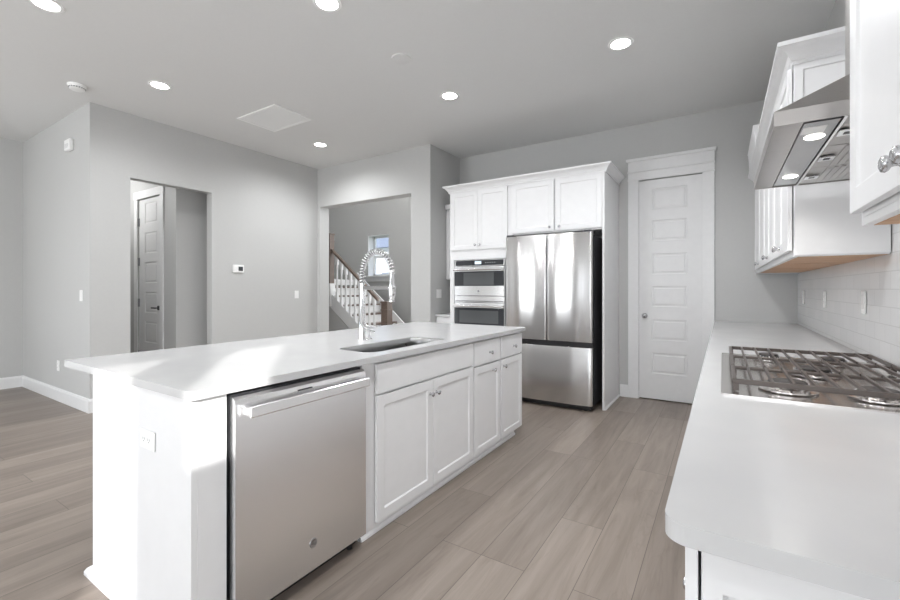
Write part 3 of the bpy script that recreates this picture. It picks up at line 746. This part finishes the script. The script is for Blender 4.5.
# ------------------------------------------------------------------ right-hand wall cabinets (fronts face -X)
UX = .28
def upper(label, y1, y0, z0, z1, kx, name='wall_cabinet', side_frame=False, crown=None, split=True):
    W = y1 - y0 - .001
    t = thing(name, label, 'cabinet', (UX, y1, 0), -R90, 'wall cabinets of the right counter run')
    m = MB(); cabshell(m, 0, W, 0, .322, z0, z1); m.box(.018, W - .018, 0, .018, z0 + .018, z1 - .018); m.build('carcass', CAB, t, bevel=.001)
    MB().box(.018, W - .018, .018, .31, z0 + .004, z0 + .0178).build('underside', PLY, t) if False else None
    o = MB().box(.016, W - .016, .018, .32, z0 - .0015, z0 - .0002).build('bottom_board', PLY, t)
    zd0, zd1 = z0 + .028, z1 - .055
    c = W / 2
    shaker(t, .004, c, zd0, zd1, kn=[(c - .03, z0 + .065)]); shaker(t, c, W - .004, zd0, zd1, kn=[(c + .03, z0 + .065)])
    return t
ZU0, ZU1 = 1.40, 2.34
u1 = upper('white wall cabinet nearest the range hood on its far side', 3.28, 2.55, ZU0, ZU1, 0)
upper('white wall cabinet in the middle of the far run, past the hood', 4.02, 3.28, ZU0, ZU1, 0)
upper('white wall cabinet in the far corner by the pantry door wall', 5.00, 4.02, ZU0, ZU1, 0)
tag(MB().box(.28, .602, 5.001, 5.265, ZU0, ZU1).build('corner_filler', CAB), 'white filler panel between last wall cabinet and the back wall', 'cabinet panel')
# framed applied panel on the exposed side above the hood
MB().box(0, .001, 0, .001, 0, .001).bm.free()
m = MB().panel(.282, .602, ZU0 + .005, ZU1 - .04, 2.536, .013, [(.312, .575, 1.78, ZU1 - .075)], deep=.006, bead=.006)
sp = m.build('side_panel', CAB, bevel=.001); sp.parent = u1; sp.matrix_parent_inverse = (Matrix.Translation(u1.location) @ Matrix.Rotation(-R90, 4, 'Z')).inverted()
CR2 = [(0, 2.292), (.006, 2.292), (.006, 2.306), (.014, 2.310), (.024, 2.330), (.044, 2.352), (.056, 2.360), (.066, 2.364), (.066, 2.383), (0, 2.383)]
pth = [(.279, 5.262), (.279, 4.95), (.279, 4.2), (.279, 2.535), (.602, 2.535)]
m = MB().sweep(pth[::1], CR2)
cr = m.build('crown_moulding', CAB); tag(cr, 'white crown moulding on the wall cabinets past the range hood', 'moulding')
CR3 = [(-.02, 2.384), (.062, 2.384), (.066, 2.40), (.068, 2.46), (.074, 2.53), (.078, 2.54), (-.02, 2.54)]
m = MB().sweep([(.279 + .25, 4.95), (.279, 4.95), (.279, 4.2), (.279 + .25, 4.2)], [(o_ , z) for o_, z in CR3]); m.build('raised_section', CAB, cr)
# near wall cabinet
upper('large white wall cabinet with paired knobs at the right edge of view', 1.39, .594, ZU0, ZU1, 0, 'wall_cabinet')
m = MB().sweep([(.602, 1.391), (.279, 1.391), (.279, .593), (.602, .593)], CR2)
tag(m.build('crown_moulding', CAB), 'white crown moulding on the near wall cabinet, above the view', 'moulding')

# ------------------------------------------------------------------ ceiling things
def downlight(x, y, label, power=48):
    t = thing('recessed_light', label, 'ceiling light', (x, y, H), 0, 'recessed ceiling lights')
    MB().lathe([(.070, -.001), (.070, -.006), (.088, -.006), (.092, -.001)], (0, 0, 0), (0, 0, 1), 36).build('trim_ring', PLATE, t, smooth='auto')
    MB().lathe([(0, -.004), (.070, -.004), (.070, -.001), (0, -.001)], (0, 0, 0), (0, 0, 1), 32).build('lens', LAMP, t, smooth='auto')
    d = bpy.data.lights.new('downlight', 'SPOT'); d.energy = power; d.spot_size = math.radians(165); d.spot_blend = .8; d.shadow_soft_size = .07; d.color = (.965, .98, 1)
    o = bpy.data.objects.new('downlight', d); C.objects.link(o); o.location = (x, y, H - .012)
downlight(-3.76, .94, 'lit recessed ceiling light, the one at the top left corner of the view')
downlight(-2.19, 1.93, 'lit recessed ceiling light above the island, at the top edge of the view')
downlight(-4.38, 1.88, 'lit recessed ceiling light just right of the smoke detector', 36)
downlight(-2.24, 3.50, 'lit recessed ceiling light in front of the oven cabinets', 27)
downlight(-.66, 3.46, 'lit recessed ceiling light at right, in front of the pantry door')
downlight(-4.42, 3.78, 'lit recessed ceiling light farthest away, past the square vent', 60)
downlight(-.66, 1.88, 'unseen ceiling light added above the aisle to brighten the island fronts', 76)  # unseen lamp, added and strengthened to lift the island fronts
downlight(-.66, -1.2, 'unseen ceiling light added behind the viewer as fill for the aisle', 46)  # unseen lamp, added as fill for the aisle faces
t = thing('foyer_fill_fixture', 'unseen round ceiling light added as fill high in the two storey foyer', 'ceiling light', (-5.6, 6.1, 5.6))  # unseen fixture and its point lamp, added to brighten the foyer
MB().lathe([(0, -.09), (.14, -.08), (.20, -.04), (.21, 0), (0, 0)], (0, 0, 0)).build('fill_lamp_shade', LAMP, t, smooth='auto')
d = bpy.data.lights.new('foyer_fill_light', 'POINT'); d.energy = 42; d.shadow_soft_size = .18; o = bpy.data.objects.new('foyer_fill_light', d); C.objects.link(o); o.location = (-5.6, 6.1, 5.25)
t = thing('hall_fill_fixture', 'unseen flush light added to brighten the little hall behind the left opening', 'ceiling light', (-6.9, 2.1, H))  # unseen fixture and its point lamp, added to lift the dark hall door
MB().lathe([(0, -.07), (.10, -.06), (.14, -.03), (.15, 0), (0, 0)], (0, 0, 0)).build('fill_lamp_shade', mat('hall_fill_glass', (.9, .9, .9), .4, emit=(1, .98, .95), estr=2), t, smooth='auto')
d = bpy.data.lights.new('hall_fill_light', 'POINT'); d.energy = 8; d.shadow_soft_size = .12; o = bpy.data.objects.new('hall_fill_light', d); C.objects.link(o); o.location = (-6.9, 1.98, H - .55)
t = thing('smoke_detector', 'round white smoke detector on ceiling near the left wall corner', 'smoke detector', (-5.03, 1.47, H))
MB().lathe([(0, -.045), (.045, -.045), (.058, -.038), (.062, -.02), (.070, -.012), (.072, 0), (0, 0)], (0, 0, 0), (0, 0, 1), 36).build('housing', PLATE, t, smooth='auto')
m = MB()
for k in range(20):
    m.box(-.004, .004, .0595, .0615, -.034, -.024, M=Matrix.Rotation(2 * PI * k / 20, 4, 'Z'))
m.build('vent_slots', DARKGREY, t)
tag(MB().lathe([(0, -.012), (.055, -.012), (.075, -.008), (.078, 0), (0, 0)], (-2.21, 2.72, H), (0, 0, 1), 36).build('ceiling_cover_plate', CEIL, smooth='auto'), 'round unlit cover plate on the ceiling over the island', 'ceiling plate')
t = thing('ceiling_vent', 'square white return air vent in the ceiling', 'vent', (-4.17, 2.93, H))
m = MB(); s_ = .335; q = .235
for sx in (-1, 1): m.box(min(sx * s_ * 1.0, sx * (s_ - .03)), max(sx * s_, sx * (s_ - .03)), -q, q, -.012, 0, .002)
for sy in (-1, 1): m.box(-s_ + .03, s_ - .03, min(sy * q, sy * (q - .03)), max(sy * q, sy * (q - .03)), -.012, 0, .002)
m.build('frame', PLATE, t)
m = MB(); n = 30
for i in range(n):
    x = -s_ + .04 + (2 * s_ - .08) * i / (n - 1); m.box(x - .0095, x + .0095, -q + .03, q - .03, -.001, .001, M=Matrix.Translation((0, 0, -.007)) @ Matrix.Translation((x, 0, 0)) @ Matrix.Rotation(.06, 4, 'Y') @ Matrix.Translation((-x, 0, 0)))
m.build('louvres', PLATE, t)
MB().box(-s_ + .03, s_ - .03, -q + .03, q - .03, -.002, 0).build('backing', mat('vent_backing', (.82, .82, .82), .7), t)

# ------------------------------------------------------------------ staircase in the foyer
t = thing('staircase', 'white staircase with stained wood handrail and newel posts in the foyer', 'staircase', (-5.3, 6.0, 0))
SLP = .80
m = MB(); n = 7; run = .232; rise = run * SLP; x0 = -.10     # local x: 0 = -5.3
TR = []
for i in range(n):
    xa = x0 - run * i; z = rise * (i + 1)
    MB().box(xa - run - .0, xa + .028, .022, 1.05, z - .028, z, .006).build('tread', WOODR, t)
    MB().box(xa - .018, xa, .0, 1.05, z - rise, z - .028).build('riser', TRIM, t)
xt = x0 - run * n
MB().box(xt - 2.6, xt, 0, 1.05, rise * n + rise - .03 - .12, rise * n + rise - .03).build('landing', TRIM, t)
def zst(x): return .66 + (-x - .61) * SLP    # under-tread line at the open side (z at local x)
def stp(x, off): return (x, max(0, .544 + (-.778 - x) * SLP + off))
m = MB().prism([stp(-.22, -.17), stp(-.22, .14), stp(-1.62, .14), stp(-1.62, -.17)], 'y', -.02, .02); m.build('stringer', TRIM, t)
# wall under the stair
m = MB().prism([(-.3, 0), stp(-.3, -.17), stp(-1.62, -.17), (-3.4, stp(-1.62, -.17)[1]), (-3.4, 0)], 'y', -.005, .018); m.build('stair_wall', WALL, t)
def rz_(x): return 1.465 + (-.617 - x) * SLP
rp = MB().prism([(-.12, rz_(-.12) - .06), (-.12, rz_(-.12)), (-1.40, rz_(-1.40)), (-1.40, rz_(-1.40) - .06)], 'y', -.03, .03); rp.build('handrail', WOODR, t, bevel=.008)
for i in range(9):
    x = -.22 - .125 * i
    zb = stp(x, .14)[1]; zt = rz_(x) - .055
    m = MB(); m.box(x - .026, x + .026, -.026, .026, zb - .02, zb + .15, .002); m.box(x - .026, x + .026, -.026, .026, zt - .17, zt, .002)
    L_ = zt - zb - .32
    m.lathe([(.020, 0), (.027, L_ * .1), (.025, L_ * .2), (.020, L_ * .5), (.018, L_ * .8), (.025, L_ * .93), (.020, L_)], (x, 0, zb + .15), (0, 0, 1), 10)
    m.build('baluster', TRIM, t)
def newel(x, z0, z1, w_):
    m = MB(); m.box(x - w_ / 2, x + w_ / 2, -w_ / 2, w_ / 2, z0, z1 - .03, .004); m.box(x - w_ / 2 - .012, x + w_ / 2 + .012, -w_ / 2 - .012, w_ / 2 + .012, z1 - .03, z1, .006)
    m.box(x - w_ / 2 - .008, x + w_ / 2 + .008, -w_ / 2 - .008, w_ / 2 + .008, z1 - .17, z1 - .15, .003); m.box(x - w_ / 2 - .01, x + w_ / 2 + .01, -w_ / 2 - .01, w_ / 2 + .01, z1 - .42, z1 - .40, .003)
    m.build('newel_post', WOODR, t)
newel(.085, 0, 1.02, .15); newel(-1.425, 1.36, 2.37, .12)
MB().box(-1.50, -1.35, -.07, .07, .9, 1.36).build('newel_base', TRIM, t)
MB().prism([(-1.72, 1.62), (.30, 0), (-.1, 0), (-1.72, 1.30)], 'y', 1.051, 1.08).build('skirt_board', TRIM, t)

# foyer window
wx0, wx1, wz0, wz1 = -7.197, -6.537, 1.56, 2.525
g = struct('window_1', MB().box(wx0, wx1, 7.825, 7.831, wz0, wz1), GLASS)
m = MB(); mid = (wz0 + wz1) / 2 - .02
for x in (wx0, wx1 - .045): m.box(x, x + .045, 7.79, 7.85, wz0, wz1)
for z in (wz0, wz1 - .045): m.box(wx0, wx1, 7.79, 7.85, z, z + .045)
m.box(wx0, wx1, 7.785, 7.85, mid - .03, mid + .03); m.build('window_frame', TRIM, g)
m = MB(); m.box(wx0 - .10, wx1 + .10, 7.54, 7.79, wz0 - .035, wz0, .006); m.box(wx0 - .06, wx1 + .06, 7.578, 7.60, wz0 - .14, wz0 - .035, .004); m.build('window_sill', TRIM, g)
m = MB(); m.box(wx0, wx0 + .012, 7.6, 7.79, wz0, wz1); m.box(wx1 - .012, wx1, 7.6, 7.79, wz0, wz1); m.box(wx0 + .012, wx1 - .012, 7.6, 7.79, wz1 - .012, wz1); m.build('window_jamb', TRIM, g)

# ------------------------------------------------------------------ outside
o = MB().box(-60, 40, 8.2, 60, -.5, -.35).build('lawn', OUTG); o['kind'] = 'structure'
SUNBLOCK = mottled('sun_blocker_leaves', (.05, .09, .03), (.12, .18, .07), 30, .8)
m = MB(); m.box(3.0, 3.4, -8.5, -4.07, -.4, 3.4, .12, 3); h_ = m.build('sun_blocker_hedge', SUNBLOCK)  # unseen blocker, added to keep direct sun out of the side door
tag(h_, 'unseen hedge added to block the sun outside the glazed side door', 'hedge')
t = thing('neighbour_house', 'white house with grey roof seen through the stair window', 'house', (-15.5, 17.5, -.4))
MB().box(-4, 4.5, 0, 6, 0, 3.9).build('wall', HOUSEW, t)
m = MB().prism([(-4.5, 3.85), (-1.2, 6.0), (5.0, 3.85)], 'y', -.4, 6.4); m.build('roof', ROOFM, t)
for x in (-2.2, .35, 2.4):
    f = MB().box(x - .45, x + .45, -.04, .02, 1.2, 2.6).build('window', TRIM, t); MB().box(x - .38, x + .38, -.05, -.03, 1.27, 2.53).build('pane', mat('house_pane', (.25, .28, .32), .1), f)
